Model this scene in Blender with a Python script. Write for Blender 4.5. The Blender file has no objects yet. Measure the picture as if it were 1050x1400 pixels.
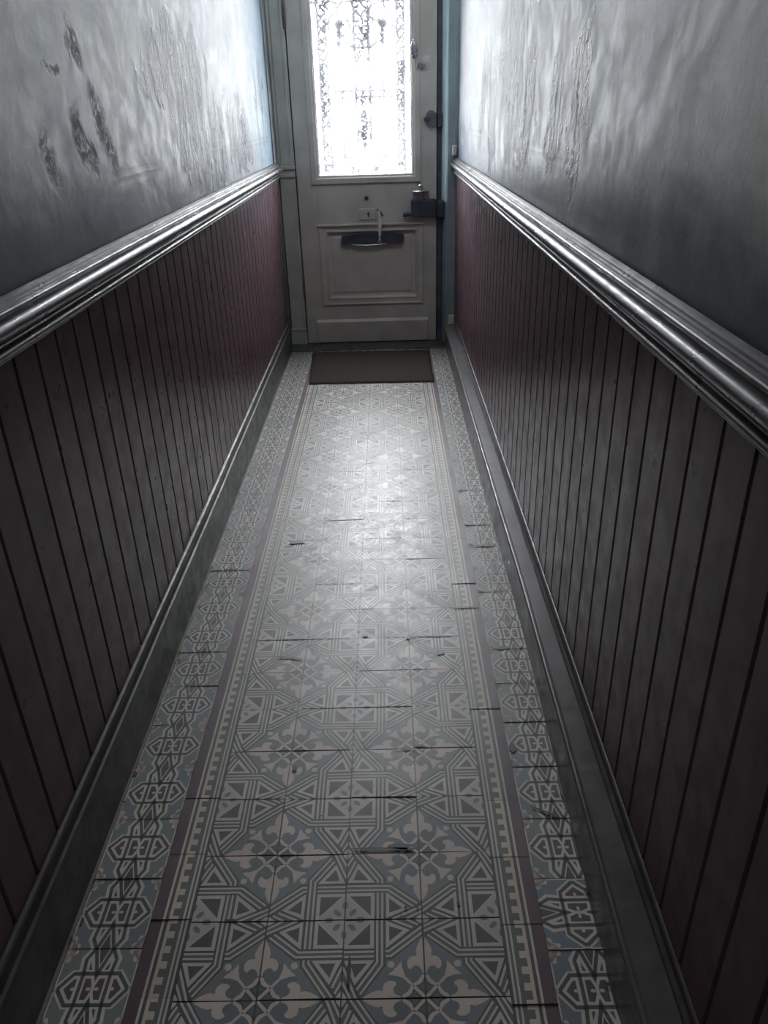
import bpy, bmesh, math, random
from mathutils import Matrix, Vector

random.seed(7)
scene = bpy.context.scene
col = scene.collection
S = 0.16                      # one floor tile in metres; all coordinates below are in tiles

# ------------------------------------------------------------------ camera
cam_d = bpy.data.cameras.new('camera')
cam = bpy.data.objects.new('camera', cam_d)
col.objects.link(cam)
Rm = ((0.9996321827667332, 0.02432936742626345, 0.011982531354207442),
      (-0.000609026245637842, 0.46185929030786943, -0.8869530004704362),
      (-0.02711324886561582, 0.8866194661955878, 0.4617042277248521))
M = Matrix(Rm).to_4x4()
M.translation = Vector((2.75417, -5.41793, 9.28143)) * S
cam.matrix_world = M
cam_d.sensor_fit = 'HORIZONTAL'
cam_d.sensor_width = 36.0
cam_d.lens = 1055.9146 / 1050.0 * 36.0
cam_d.clip_start = 0.02
scene.camera = cam

# ------------------------------------------------------------------ sky, light, exposure
scene.view_settings.view_transform = 'Standard'
scene.view_settings.look = 'None'
scene.view_settings.exposure = 0.50
scene.view_settings.gamma = 1.0
scene.view_settings.use_curve_mapping = False
SKY = 9.0                    # bright haze low over the street; the overcast sky is brighter higher up
world = bpy.data.worlds.new('overcast_sky')
scene.world = world
world.use_nodes = True
wn = world.node_tree.nodes
bg = wn['Background']
bg.inputs['Color'].default_value = (0.985, 0.99, 1.0, 1)
wt = world.node_tree
tc = wn.new('ShaderNodeTexCoord')
sx = wn.new('ShaderNodeSeparateXYZ')
wt.links.new(tc.outputs['Generated'], sx.inputs[0])
mr = wn.new('ShaderNodeMapRange')
mr.interpolation_type = 'SMOOTHSTEP'
mr.inputs['From Min'].default_value = 0.10
mr.inputs['From Max'].default_value = 0.30
mr.inputs['To Min'].default_value = SKY
mr.inputs['To Max'].default_value = SKY * 7.0
wt.links.new(sx.outputs[2], mr.inputs['Value'])
wt.links.new(mr.outputs[0], bg.inputs['Strength'])

def portal(name, x0, x1, z0, z1, y):
    d = bpy.data.lights.new(name, 'AREA')
    d.shape = 'RECTANGLE'
    d.size = (x1 - x0) * S
    d.size_y = (z1 - z0) * S
    d.cycles.is_portal = True
    o = bpy.data.objects.new(name, d)
    col.objects.link(o)
    o.location = Vector(((x0 + x1) / 2, y, (z0 + z1) / 2)) * S
    o.rotation_euler = (math.radians(-90), 0, 0)      # faces the corridor (-Y)
    return o
portal('daylight_portal', 0.0, 3.9, 6.9, 14.0, 29.75)
portal('added_fanlight_portal', 0.0, 3.9, 15.6, 18.1, 30.3)  # sky sampling for the added fanlight

# added unseen fill light behind the viewer, brightens the corridor
fill_d = bpy.data.lights.new('back_fill', 'AREA')
fill_d.shape = 'RECTANGLE'
fill_d.size, fill_d.size_y = 6.0 * S, 10.0 * S
fill_d.energy = 6.5
fill_d.color = (1.0, 0.97, 0.93)
fill = bpy.data.objects.new('back_fill', fill_d)
col.objects.link(fill)
fill.location = Vector((2.0, -7.0, 18.2)) * S
fill.rotation_euler = (math.radians(40), 0, 0)        # tipped towards the front door

# added unseen fill light above the frame, brightens the door end
fill2_d = bpy.data.lights.new('door_fill', 'AREA')
fill2_d.shape = 'DISK'
fill2_d.size = 3.0 * S
fill2_d.energy = 6.5
fill2_d.color = (0.97, 0.98, 1.0)
fill2 = bpy.data.objects.new('door_fill', fill2_d)
col.objects.link(fill2)
fill2.location = Vector((2.0, 19.0, 18.2)) * S
fill2.rotation_euler = (math.radians(35), 0, 0)

cy = scene.cycles
cy.use_denoising = True
cy.max_bounces = 10
cy.diffuse_bounces = 6
cy.glossy_bounces = 5
cy.transparent_max_bounces = 12
cy.sample_clamp_indirect = 6.0
cy.blur_glossy = 0.5
cy.caustics_reflective = False
cy.caustics_refractive = False

# ------------------------------------------------------------------ helpers: nodes
class NT:
    def __init__(self, name):
        self.m = bpy.data.materials.new(name)
        self.m.use_nodes = True
        self.t = self.m.node_tree
        self.b = self.t.nodes['Principled BSDF']
        self.out = self.t.nodes['Material Output']
    def n(self, kind, **kw):
        nd = self.t.nodes.new(kind)
        for k, v in kw.items():
            setattr(nd, k, v)
        return nd
    def link(self, a, b):
        self.t.links.new(a, b)
    def put(self, sock, v):
        if v is None:
            return
        if hasattr(v, 'is_output') or hasattr(v, 'links'):
            self.link(v, sock)
        else:
            if isinstance(v, (tuple, list)) and len(v) == 3 and sock.type == 'RGBA':
                v = (*v, 1)
            sock.default_value = v
    def math(self, op, a, b=None, c=None, clamp=False):
        nd = self.n('ShaderNodeMath', operation=op, use_clamp=clamp)
        self.put(nd.inputs[0], a)
        self.put(nd.inputs[1], b)
        self.put(nd.inputs[2], c)
        return nd.outputs[0]
    def mix(self, f, a, b, mode='MIX'):
        nd = self.n('ShaderNodeMix', data_type='RGBA', blend_type=mode)
        self.put(nd.inputs['Factor'], f)
        self.put(nd.inputs[6], a)
        self.put(nd.inputs[7], b)
        return nd.outputs[2]
    def ramp(self, v, a, b, lo=0.0, hi=1.0):
        nd = self.n('ShaderNodeMapRange', interpolation_type='SMOOTHSTEP')
        self.put(nd.inputs['Value'], v)
        nd.inputs['From Min'].default_value = a
        nd.inputs['From Max'].default_value = b
        nd.inputs['To Min'].default_value = lo
        nd.inputs['To Max'].default_value = hi
        return nd.outputs[0]
    def pos(self, scale=(1, 1, 1)):
        g = self.n('ShaderNodeNewGeometry')
        mp = self.n('ShaderNodeMapping')
        self.link(g.outputs['Position'], mp.inputs['Vector'])
        mp.inputs['Scale'].default_value = tuple(s / S for s in scale)   # -> tile units
        return mp.outputs[0]
    def noise(self, vec, scale, detail=3.0, rough=0.55, dist=0.0, color=False):
        nd = self.n('ShaderNodeTexNoise')
        self.put(nd.inputs['Vector'], vec)
        nd.inputs['Scale'].default_value = scale
        nd.inputs['Detail'].default_value = detail
        nd.inputs['Roughness'].default_value = rough
        nd.inputs['Distortion'].default_value = dist
        return nd.outputs['Color' if color else 'Fac']
    def bump(self, h, strength=0.3, dist=0.01, normal=None):
        nd = self.n('ShaderNodeBump')
        nd.inputs['Strength'].default_value = strength
        nd.inputs['Distance'].default_value = dist
        self.put(nd.inputs['Height'], h)
        self.put(nd.inputs['Normal'], normal)
        return nd.outputs[0]
    def set(self, **kw):
        for k, v in kw.items():
            self.put(self.b.inputs[k.replace('_', ' ')], v)
        return self.m

def paint(name, c, rough=0.4, var=0.25, nscale=1.2, bump=0.08, bscale=25.0, spec=0.5, streak=(1, 1, 1), c2=None):
    t = NT(name)
    p = t.pos(streak)
    n = t.noise(p, nscale, 4)
    dark = tuple(x * (1 - var) for x in c)
    lite = tuple(min(1, x * (1 + var)) for x in c)
    cc = t.mix(t.ramp(n, 0.3, 0.7), c2 or dark, lite)
    r = t.ramp(t.noise(p, nscale * 3, 3), 0.3, 0.7, rough * 0.8, rough * 1.25)
    nm = t.bump(t.noise(t.pos(), bscale, 2), bump, 0.002)
    return t.set(Base_Color=cc, Roughness=r, Normal=nm, Specular_IOR_Level=spec)

def metal(name, c, rough=0.35, met=1.0):
    t = NT(name)
    n = t.noise(t.pos(), 9, 3)
    return t.set(Base_Color=t.mix(n, tuple(x * 0.75 for x in c), c), Metallic=met,
                 Roughness=t.ramp(n, 0.3, 0.7, rough * 0.8, rough * 1.3))

# ------------------------------------------------------------------ helpers: meshes
def obj(name, bm, mat, parent=None, smooth=None):
    me = bpy.data.meshes.new(name)
    bmesh.ops.recalc_face_normals(bm, faces=bm.faces[:])
    bm.to_mesh(me)
    bm.free()
    for v in me.vertices:
        v.co = v.co * S
    if mat:
        me.materials.append(mat)
    o = bpy.data.objects.new(name, me)
    col.objects.link(o)
    if parent:
        o.parent = parent
        o.matrix_parent_inverse = parent.matrix_world.inverted()
    if smooth is not None:
        me.shade_smooth()
        try:
            me.set_sharp_from_angle(angle=math.radians(smooth))
        except Exception:
            pass
    return o

def tag(o, label, cat=None, kind=None, group=None):
    o['label'] = label
    if cat: o['category'] = cat
    if kind: o['kind'] = kind
    if group: o['group'] = group
    return o

def empty(name, loc):
    o = bpy.data.objects.new(name, None)
    col.objects.link(o)
    o.location = Vector(loc) * S
    o.empty_display_size = 0.05
    bpy.context.view_layer.update()
    return o

def B():
    return bmesh.new()

def box(bm, x0, x1, y0, y1, z0, z1, bev=0.0, seg=2):
    vs = [bm.verts.new((x, y, z)) for x in (x0, x1) for y in (y0, y1) for z in (z0, z1)]
    f = [(0, 1, 3, 2), (4, 6, 7, 5), (0, 4, 5, 1), (2, 3, 7, 6), (0, 2, 6, 4), (1, 5, 7, 3)]
    fs = [bm.faces.new([vs[i] for i in q]) for q in f]
    if bev > 0:
        es = list({e for fc in fs for e in fc.edges})
        bmesh.ops.bevel(bm, geom=es, offset=bev, segments=seg, affect='EDGES', profile=0.5)
    return bm

def sweep_y(bm, prof, ys, xoff=None, side=1.0, x0=0.0, cap=True):
    """profile of (outward depth, z) swept along Y; side=+1 grows to +x from x0"""
    rings = []
    for y in ys:
        dx = xoff(y) if xoff else 0.0
        rings.append([bm.verts.new((x0 + side * (d) + dx, y, z)) for d, z in prof])
    for a, b in zip(rings, rings[1:]):
        for i in range(len(prof) - 1):
            bm.faces.new((a[i], a[i + 1], b[i + 1], b[i]))
    if cap:
        bm.faces.new(rings[0])
        bm.faces.new(rings[-1][::-1])
    return bm

def sweep_z(bm, prof, z0, z1):
    """closed outline of (x, y) extruded from z0 to z1"""
    a = [bm.verts.new((x, y, z0)) for x, y in prof]
    b = [bm.verts.new((x, y, z1)) for x, y in prof]
    n = len(prof)
    for i in range(n):
        bm.faces.new((a[i], a[(i + 1) % n], b[(i + 1) % n], b[i]))
    bm.faces.new(a)
    bm.faces.new(b[::-1])
    return bm

def frame_sweep(bm, x0, x1, z0, z1, prof):
    """profile of (inset, y) swept with mitres round a rectangle in the XZ plane"""
    rings = []
    for d, y in prof:
        rings.append([bm.verts.new(p) for p in ((x0 + d, y, z0 + d), (x1 - d, y, z0 + d), (x1 - d, y, z1 - d), (x0 + d, y, z1 - d))])
    for a, b in zip(rings, rings[1:]):
        for i in range(4):
            bm.faces.new((a[i], a[(i + 1) % 4], b[(i + 1) % 4], b[i]))
    return bm

def lathe(bm, prof, c, axis='y', seg=24):
    """profile of (radius, along) turned round an axis through c"""
    rings = []
    for r, h in prof:
        ring = []
        for k in range(seg):
            a = 2 * math.pi * k / seg
            u, v = r * math.cos(a), r * math.sin(a)
            if axis == 'y':
                p = (c[0] + u, c[1] + h, c[2] + v)
            elif axis == 'z':
                p = (c[0] + u, c[1] + v, c[2] + h)
            else:
                p = (c[0] + h, c[1] + u, c[2] + v)
            ring.append(bm.verts.new(p))
        rings.append(ring)
    for a, b in zip(rings, rings[1:]):
        for k in range(seg):
            bm.faces.new((a[k], a[(k + 1) % seg], b[(k + 1) % seg], b[k]))
    bm.faces.new(rings[0])
    bm.faces.new(rings[-1][::-1])
    return bm

def tube(bm, pts, rad, seg=6):
    pts = [Vector(p) for p in pts]
    rings = []
    for i, p in enumerate(pts):
        d = (pts[min(i + 1, len(pts) - 1)] - pts[max(i - 1, 0)])
        if d.length < 1e-6:
            d = Vector((0, 0, 1))
        d.normalize()
        up = Vector((0, 1, 0)) if abs(d.y) < 0.9 else Vector((1, 0, 0))
        a = d.cross(up).normalized()
        b = d.cross(a)
        r = rad[i] if isinstance(rad, (list, tuple)) else rad
        rings.append([bm.verts.new(p + a * (r * math.cos(2 * math.pi * k / seg)) + b * (r * math.sin(2 * math.pi * k / seg))) for k in range(seg)])
    for a, b in zip(rings, rings[1:]):
        for k in range(seg):
            bm.faces.new((a[k], a[(k + 1) % seg], b[(k + 1) % seg], b[k]))
    bm.faces.new(rings[0])
    bm.faces.new(rings[-1][::-1])
    return bm

# ------------------------------------------------------------------ materials
XL, XR = -1.65, 5.68          # wall planes
YB, YF = -16.0, 29.0          # back of the corridor, face of the door
ZC = 18.5                     # ceiling

def ellipse(t, p, axis_vals, cy_, cz, ry, rz, tilt=0.0):
    """soft mask round a spot (y, z) on a side wall"""
    ysock, zsock = axis_vals
    dy = t.math('SUBTRACT', ysock, cy_)
    dz = t.math('SUBTRACT', zsock, cz)
    if tilt:
        dy = t.math('ADD', dy, t.math('MULTIPLY', dz, tilt))
    a = t.math('POWER', t.math('DIVIDE', dy, ry), 2.0)
    b = t.math('POWER', t.math('DIVIDE', dz, rz), 2.0)
    return t.ramp(t.math('ADD', a, b), 1.9, 0.0)

def plaster(name, blisters, scuffs, lines, spans, sky_tint_y):
    t = NT(name)
    p = t.pos()
    sep = t.n('ShaderNodeSeparateXYZ')
    t.link(p, sep.inputs[0])
    yz = (sep.outputs[1], sep.outputs[2])
    pv = t.pos((1, 0.32, 0.42))
    ps = t.pos((1, 1.0, 0.35))
    big = t.noise(pv, 0.9, 4, 0.6, 0.6)
    mid = t.noise(pv, 2.4, 4, 0.6, 0.4)
    hue = t.noise(t.pos((1, 0.8, 0.5)), 0.7, 3, 0.5, 0.5, color=True)
    c = t.mix(t.ramp(big, 0.32, 0.66), (0.26, 0.295, 0.33), (0.50, 0.515, 0.505))
    c = t.mix(t.ramp(mid, 0.35, 0.75, 0, 0.6), c, (0.54, 0.55, 0.54))
    c = t.mix(0.16, c, hue, 'OVERLAY')
    # darker, bluer tone low on the wall
    low = t.ramp(t.math('ADD', yz[1], t.math('MULTIPLY', t.math('SUBTRACT', mid, 0.5), 2.2)), 9.1, 7.9)
    c = t.mix(t.math('MULTIPLY', low, 0.88), c, (0.060, 0.085, 0.125))
    bl = t.ramp(yz[0], sky_tint_y, sky_tint_y + 5.0, 0, 0.7)  # blue sky reflection near the door, put into the wall colour
    c = t.mix(bl, c, (0.24, 0.36, 0.46))
    # bumps
    h = t.math('MULTIPLY', t.noise(pv, 1.1, 4, 0.5, 0.5), 1.0)
    h = t.math('ADD', h, t.math('MULTIPLY', t.noise(p, 9.0, 3, 0.6), 0.04))
    crack = t.noise(t.pos((1, 1.0, 0.42)), 3.2, 6, 0.68, 1.6)
    ridge = t.math('ABSOLUTE', t.math('SUBTRACT', crack, 0.5))
    ridge = t.ramp(ridge, 0.0, 0.14, 1.0, 0.0)
    nd = t.n('ShaderNodeSeparateColor')
    t.link(t.noise(p, 1.7, 5, 0.65, 0.0, True), nd.inputs[0])
    yb = (t.math('ADD', yz[0], t.math('MULTIPLY', t.math('SUBTRACT', nd.outputs[0], 0.5), 3.2)),
          t.math('ADD', yz[1], t.math('MULTIPLY', t.math('SUBTRACT', nd.outputs[1], 0.5), 2.2)))
    yf = (t.math('ADD', yz[0], t.math('MULTIPLY', t.math('SUBTRACT', nd.outputs[1], 0.5), 0.7)),
          t.math('ADD', yz[1], t.math('MULTIPLY', t.math('SUBTRACT', nd.outputs[2], 0.5), 0.6)))
    mask = None
    for bspec in blisters:
        e = ellipse(t, p, yb, *bspec)
        mask = e if mask is None else t.math('MAXIMUM', mask, e)
    mask = t.math('MULTIPLY', mask, t.ramp(t.noise(ps, 1.2, 3), 0.36, 0.58))
    h = t.math('ADD', h, t.math('MULTIPLY', ridge, t.math('MULTIPLY', mask, 0.75)))
    h = t.math('ADD', h, t.math('MULTIPLY', t.math('MULTIPLY', t.noise(p, 7.0, 4, 0.7, 1.2), mask), 0.6))
    h = t.math('ADD', h, t.math('MULTIPLY', ridge, 0.008))
    rng = None
    for y0, y1 in spans:
        q = t.math('MULTIPLY', t.ramp(yz[0], y0 - .3, y0 + .3), t.ramp(yz[0], y1 + .4, y1 - .4))
        rng = q if rng is None else t.math('MAXIMUM', rng, q)
    for zl in lines:                      # old paper border showing through the paint
        d = t.math('ABSOLUTE', t.math('SUBTRACT', yz[1], zl))
        g = t.math('MULTIPLY', t.ramp(d, 0.07, 0.02), rng)
        h = t.math('SUBTRACT', h, t.math('MULTIPLY', g, 0.032))
        c = t.mix(t.math('MULTIPLY', g, 0.35), c, (0.10, 0.12, 0.14))
    rough_add = 0.0
    sm = None
    for sspec in scuffs:
        e = ellipse(t, p, yf, *sspec)
        sm = e if sm is None else t.math('MAXIMUM', sm, e)
    if sm is not None:
        g = t.math('MULTIPLY', sm, t.ramp(t.noise(p, 6.5, 5, 0.75, 0.6), 0.38, 0.54))
        c = t.mix(t.math('MULTIPLY', g, 0.72), c, (0.10, 0.085, 0.075))
        h = t.math('SUBTRACT', h, t.math('MULTIPLY', g, 0.14))
        rough_add = t.math('MULTIPLY', g, 0.30)
    nm = t.bump(h, 0.75, 0.011)
    r = t.math('SUBTRACT', t.ramp(t.noise(p, 2.4, 4), 0.3, 0.7, 0.34, 0.48), t.math('MULTIPLY', mask, 0.10))
    r = t.math('ADD', r, rough_add)
    return t.set(Base_Color=c, Roughness=r, Normal=nm, Specular_IOR_Level=0.85)

# (y, z, ry, rz, tilt)
M_plL = plaster('painted_plaster_blistered',
                [(14.8, 9.4, 1.7, 1.3, -0.3), (13.2, 10.3, 1.0, 0.8, 0), (16.6, 8.5, 2.6, 0.9, 0), (21.0, 8.6, 2.2, 0.8, 0), (26.0, 9.2, 1.4, 1.6, 0), (11.6, 9.9, 0.7, 0.4, 0)],
                [(7.40, 10.22, 0.22, 0.26, 0.3), (7.98, 9.25, 0.30, 0.42, 0.3), (7.05, 9.05, 0.26, 0.42, 0.3), (7.35, 8.72, 0.20, 0.30, 0.3), (8.33, 8.70, 0.22, 0.34, 0.25),
                 (5.80, 8.75, 0.20, 0.38, 0.25), (6.40, 9.88, 0.34, 0.06, -0.8)],
                [8.47, 8.33], [(8.2, 11.4), (17.6, 27.0)], 22.0)
M_plR = plaster('painted_plaster_worn',
                [(12.4, 9.4, 0.7, 1.5, 0.1), (14.8, 9.9, 1.6, 1.4, 0.0), (19.5, 9.2, 2.0, 1.4, 0), (7.7, 9.3, 0.35, 1.1, 0.1), (9.4, 9.0, 0.5, 0.8, 0)],
                [(7.75, 9.30, 0.05, 0.60, 0.05), (12.6, 9.2, 0.12, 0.6, 0.1)],
                [8.60, 8.44], [(7.4, 12.3), (20.0, 25.0)], 26.0)
M_ceil = paint('ceiling_paint', (0.42, 0.42, 0.40), 0.6)
M_plain = paint('plain_wall_paint', (0.16, 0.18, 0.19), 0.55)

def wood_gloss(name, c, rough, bump=0.12, var=0.3, spec=0.5, fleck=0.3):
    t = NT(name)
    p = t.pos((1, 1, 0.25))
    n = t.noise(p, 1.6, 4)
    cc = t.mix(t.ramp(n, 0.3, 0.7), tuple(x * (1 - var) for x in c), tuple(x * (1 + var) for x in c))
    cc = t.mix(t.ramp(t.noise(t.pos(), 14, 5, 0.7), 0.68, 0.8, 0, fleck), cc, tuple(min(1, x * 2.2 + 0.02) for x in c))
    h = t.math('ADD', t.math('MULTIPLY', t.noise(p, 2.5, 2), 1.0), t.math('MULTIPLY', t.noise(t.pos(), 22.0, 2, 0.5), 0.10))
    r = t.ramp(t.noise(t.pos(), 3.0, 4), 0.3, 0.7, rough * 0.8, rough * 1.3)
    return t.set(Base_Color=cc, Roughness=r, Normal=t.bump(h, bump, 0.006), Specular_IOR_Level=spec)

M_wains = wood_gloss('maroon_gloss_paint', (0.068, 0.033, 0.044), 0.34, 0.10, 0.25, 0.5, 0.06)
M_rail = wood_gloss('dark_gloss_rail_paint', (0.055, 0.050, 0.055), 0.33, 0.012, 0.15, 0.9, 0.0)
M_skirt = wood_gloss('dark_gloss_skirting_paint', (0.050, 0.051, 0.048), 0.40, 0.03, 0.2, 0.5, 0.1)
M_casing = wood_gloss('grey_brown_casing_paint', (0.082, 0.074, 0.078), 0.34, 0.02, 0.08, 0.5, 0.0)
M_door = paint('grey_beige_door_paint', (0.50, 0.49, 0.455), 0.42, 0.10, 0.8, 0.10, 14.0)
M_frame = paint('grey_green_frame_paint', (0.43, 0.455, 0.425), 0.40, 0.12, 0.8, 0.10, 14.0)
M_post = paint('post_paint_sky_tint', (0.27, 0.34, 0.37), 0.35, 0.12, 0.8, 0.06, 14.0)  # blue of the sky's reflection is mixed into the post colour
M_strip = paint('pale_blue_strip', (0.66, 0.84, 0.88), 0.35, 0.06, 0.8, 0.03, 14.0)
M_navy = paint('navy_black_ironwork', (0.050, 0.060, 0.088), 0.42, 0.25, 2.0, 0.10, 10.0)
M_rebate_shade = paint('dark_blue_rebate_shade', (0.075, 0.09, 0.13), 0.5, 0.25, 2.0, 0.10, 10.0)  # shade of the recess around the door, put into the colour
M_steel = metal('worn_steel', (0.62, 0.62, 0.62), 0.30)
M_iron = paint('grey_iron_paint', (0.20, 0.20, 0.25), 0.55, 0.2, 3.0, 0.05, 10)
M_white = paint('yellowed_white_plastic', (0.62, 0.60, 0.56), 0.4, 0.05, 2.0, 0.02, 10)
M_cord = paint('cream_cord_fibre', (0.70, 0.66, 0.58), 0.8, 0.10, 8.0, 0.2, 30)
M_brown = paint('brown_hook_paint', (0.16, 0.12, 0.09), 0.5, 0.2, 4.0, 0.1, 10)
M_slate = paint('dark_slate_threshold', (0.060, 0.068, 0.066), 0.5, 0.3, 1.5, 0.2, 12)

# floor tile pigments come as a colour attribute; wear and dirt are noise
def floor_mat():
    t = NT('printed_cement_tile')
    at = t.n('ShaderNodeAttribute', attribute_name='pigment')
    p = t.pos()
    wear = t.noise(p, 0.9, 5, 0.6)
    fine = t.noise(p, 16.0, 4, 0.7)
    c = t.mix(t.ramp(wear, 0.3, 0.7, 0.0, 0.10), at.outputs['Color'], (0.30, 0.29, 0.275))
    c = t.mix(t.ramp(fine, 0.35, 0.75, 0.10, 0.0), c, (0.05, 0.05, 0.05))
    spots = t.noise(p, 6.0, 5, 0.75)
    c = t.mix(t.ramp(spots, 0.64, 0.74, 0.0, 0.55), c, (0.09, 0.088, 0.083))
    r = t.ramp(t.noise(p, 3.0, 5, 0.7), 0.3, 0.7, 0.40, 0.50)
    h = t.math('ADD', t.math('MULTIPLY', t.noise(p, 0.8, 1), 0.15), t.math('MULTIPLY', fine, 0.12))
    return t.set(Base_Color=c, Roughness=r, Normal=t.bump(h, 0.07, 0.004), Specular_IOR_Level=0.66)
M_floor = floor_mat()

def mat_coir():
    t = NT('brown_coir_fibre')
    n = t.noise(t.pos(), 30, 4, 0.7)
    c = t.mix(n, (0.018, 0.015, 0.014), (0.075, 0.060, 0.055))
    c = t.mix(t.ramp(t.noise(t.pos(), 11, 5, 0.8), 0.68, 0.78), c, (0.16, 0.14, 0.12))
    return t.set(Base_Color=c, Roughness=0.9, Normal=t.bump(n, 0.9, 0.01), Specular_IOR_Level=0.2)
M_coir = mat_coir()

def pane_mat():
    t = NT('hammered_door_glass')
    p = t.pos((1, 1, 1))
    n1 = t.noise(p, 9.0, 4, 0.65, 1.2)
    vein = t.ramp(t.math('ABSOLUTE', t.math('SUBTRACT', n1, 0.5)), 0.02, 0.09, 1.0, 0.0)
    blotch = t.ramp(t.noise(p, 2.0, 3, 0.6), 0.42, 0.62)
    n2 = t.noise(p, 7.0, 2, 0.6, 0.8)
    fleck = t.math('MULTIPLY', t.ramp(n2, 0.56, 0.60), t.math('ADD', t.math('MULTIPLY', blotch, 0.3), 0.7))
    fleck = t.math('MAXIMUM', fleck, t.math('MULTIPLY', vein, t.math('MULTIPLY', blotch, 0.6)))
    tc = t.mix(fleck, (0.92, 0.95, 0.97), (0.012, 0.013, 0.017))
    tr = t.n('ShaderNodeBsdfTransparent')
    t.link(tc, tr.inputs['Color'])
    tl = t.n('ShaderNodeBsdfTranslucent')
    tl.inputs['Color'].default_value = (0.85, 0.88, 0.92, 1)
    gl = t.n('ShaderNodeBsdfGlossy')
    gl.inputs['Roughness'].default_value = 0.12
    nm = t.bump(n1, 0.5, 0.004)
    t.link(nm, gl.inputs['Normal'])
    m1 = t.n('ShaderNodeMixShader')
    m1.inputs[0].default_value = 0.07
    t.link(tr.outputs[0], m1.inputs[1])
    t.link(tl.outputs[0], m1.inputs[2])
    m2 = t.n('ShaderNodeMixShader')
    m2.inputs[0].default_value = 0.04
    t.link(m1.outputs[0], m2.inputs[1])
    t.link(gl.outputs[0], m2.inputs[2])
    t.link(m2.outputs[0], t.out.inputs['Surface'])
    return t.m
M_pane = pane_mat()

# ------------------------------------------------------------------ floor: printed cement tiles
PIG = {'W': (0.53, 0.515, 0.48), 'D': (0.060, 0.066, 0.061), 'G': (0.105, 0.115, 0.108), 'P': (0.080, 0.054, 0.065),
       'C': (0.56, 0.49, 0.45), 'C2': (0.47, 0.45, 0.43), 'B': None, 'B2': None, 'T': (0.56, 0.48, 0.40),
       'PU': (0.080, 0.046, 0.060), 'joint': (0.022, 0.021, 0.020), 'mortar': (0.16, 0.15, 0.14)}

def clip01(poly, lo=0.0, hi=1.0):
    def cut(ps, f):
        out = []
        for i in range(len(ps)):
            a, b = ps[i - 1], ps[i]
            fa, fb = f(a), f(b)
            if (fa >= 0) != (fb >= 0):
                k = fa / (fa - fb)
                out.append((a[0] + (b[0] - a[0]) * k, a[1] + (b[1] - a[1]) * k))
            if fb >= 0:
                out.append(b)
        return out
    for f in (lambda q: q[0] - lo, lambda q: hi - q[0], lambda q: q[1] - lo, lambda q: hi - q[1]):
        poly = cut(poly, f)
        if len(poly) < 3:
            return []
    return poly

def stroke(pts, w):
    """a mitred band of width w as convex quads"""
    L = len(pts)
    nrm = []
    for i in range(L):
        d = []
        if i > 0: d.append((pts[i][0] - pts[i - 1][0], pts[i][1] - pts[i - 1][1]))
        if i < L - 1: d.append((pts[i + 1][0] - pts[i][0], pts[i + 1][1] - pts[i][1]))
        ns = []
        for dx, dy in d:
            l = math.hypot(dx, dy) or 1
            ns.append((-dy / l, dx / l))
        if len(ns) == 1:
            nrm.append(ns[0])
        else:
            mx, my = ns[0][0] + ns[1][0], ns[0][1] + ns[1][1]
            l2 = mx * mx + my * my or 1
            k = 2.0 / l2
            nrm.append((mx * k, my * k))
    q = []
    for i in range(L - 1):
        a, b, na, nb = pts[i], pts[i + 1], nrm[i], nrm[i + 1]
        h = w / 2
        q.append([(a[0] + na[0] * h, a[1] + na[1] * h), (b[0] + nb[0] * h, b[1] + nb[1] * h),
                  (b[0] - nb[0] * h, b[1] - nb[1] * h), (a[0] - na[0] * h, a[1] - na[1] * h)])
    return q

def disc(cx, cy, rx, ry=None, rot=0.0, n=12):
    ry = ry or rx
    c, s = math.cos(rot), math.sin(rot)
    return [(cx + rx * math.cos(2 * math.pi * k / n) * c - ry * math.sin(2 * math.pi * k / n) * s,
             cy + rx * math.cos(2 * math.pi * k / n) * s + ry * math.sin(2 * math.pi * k / n) * c) for k in range(n)]

def sw(ps):
    return [(b, a) for a, b in ps]

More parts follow.
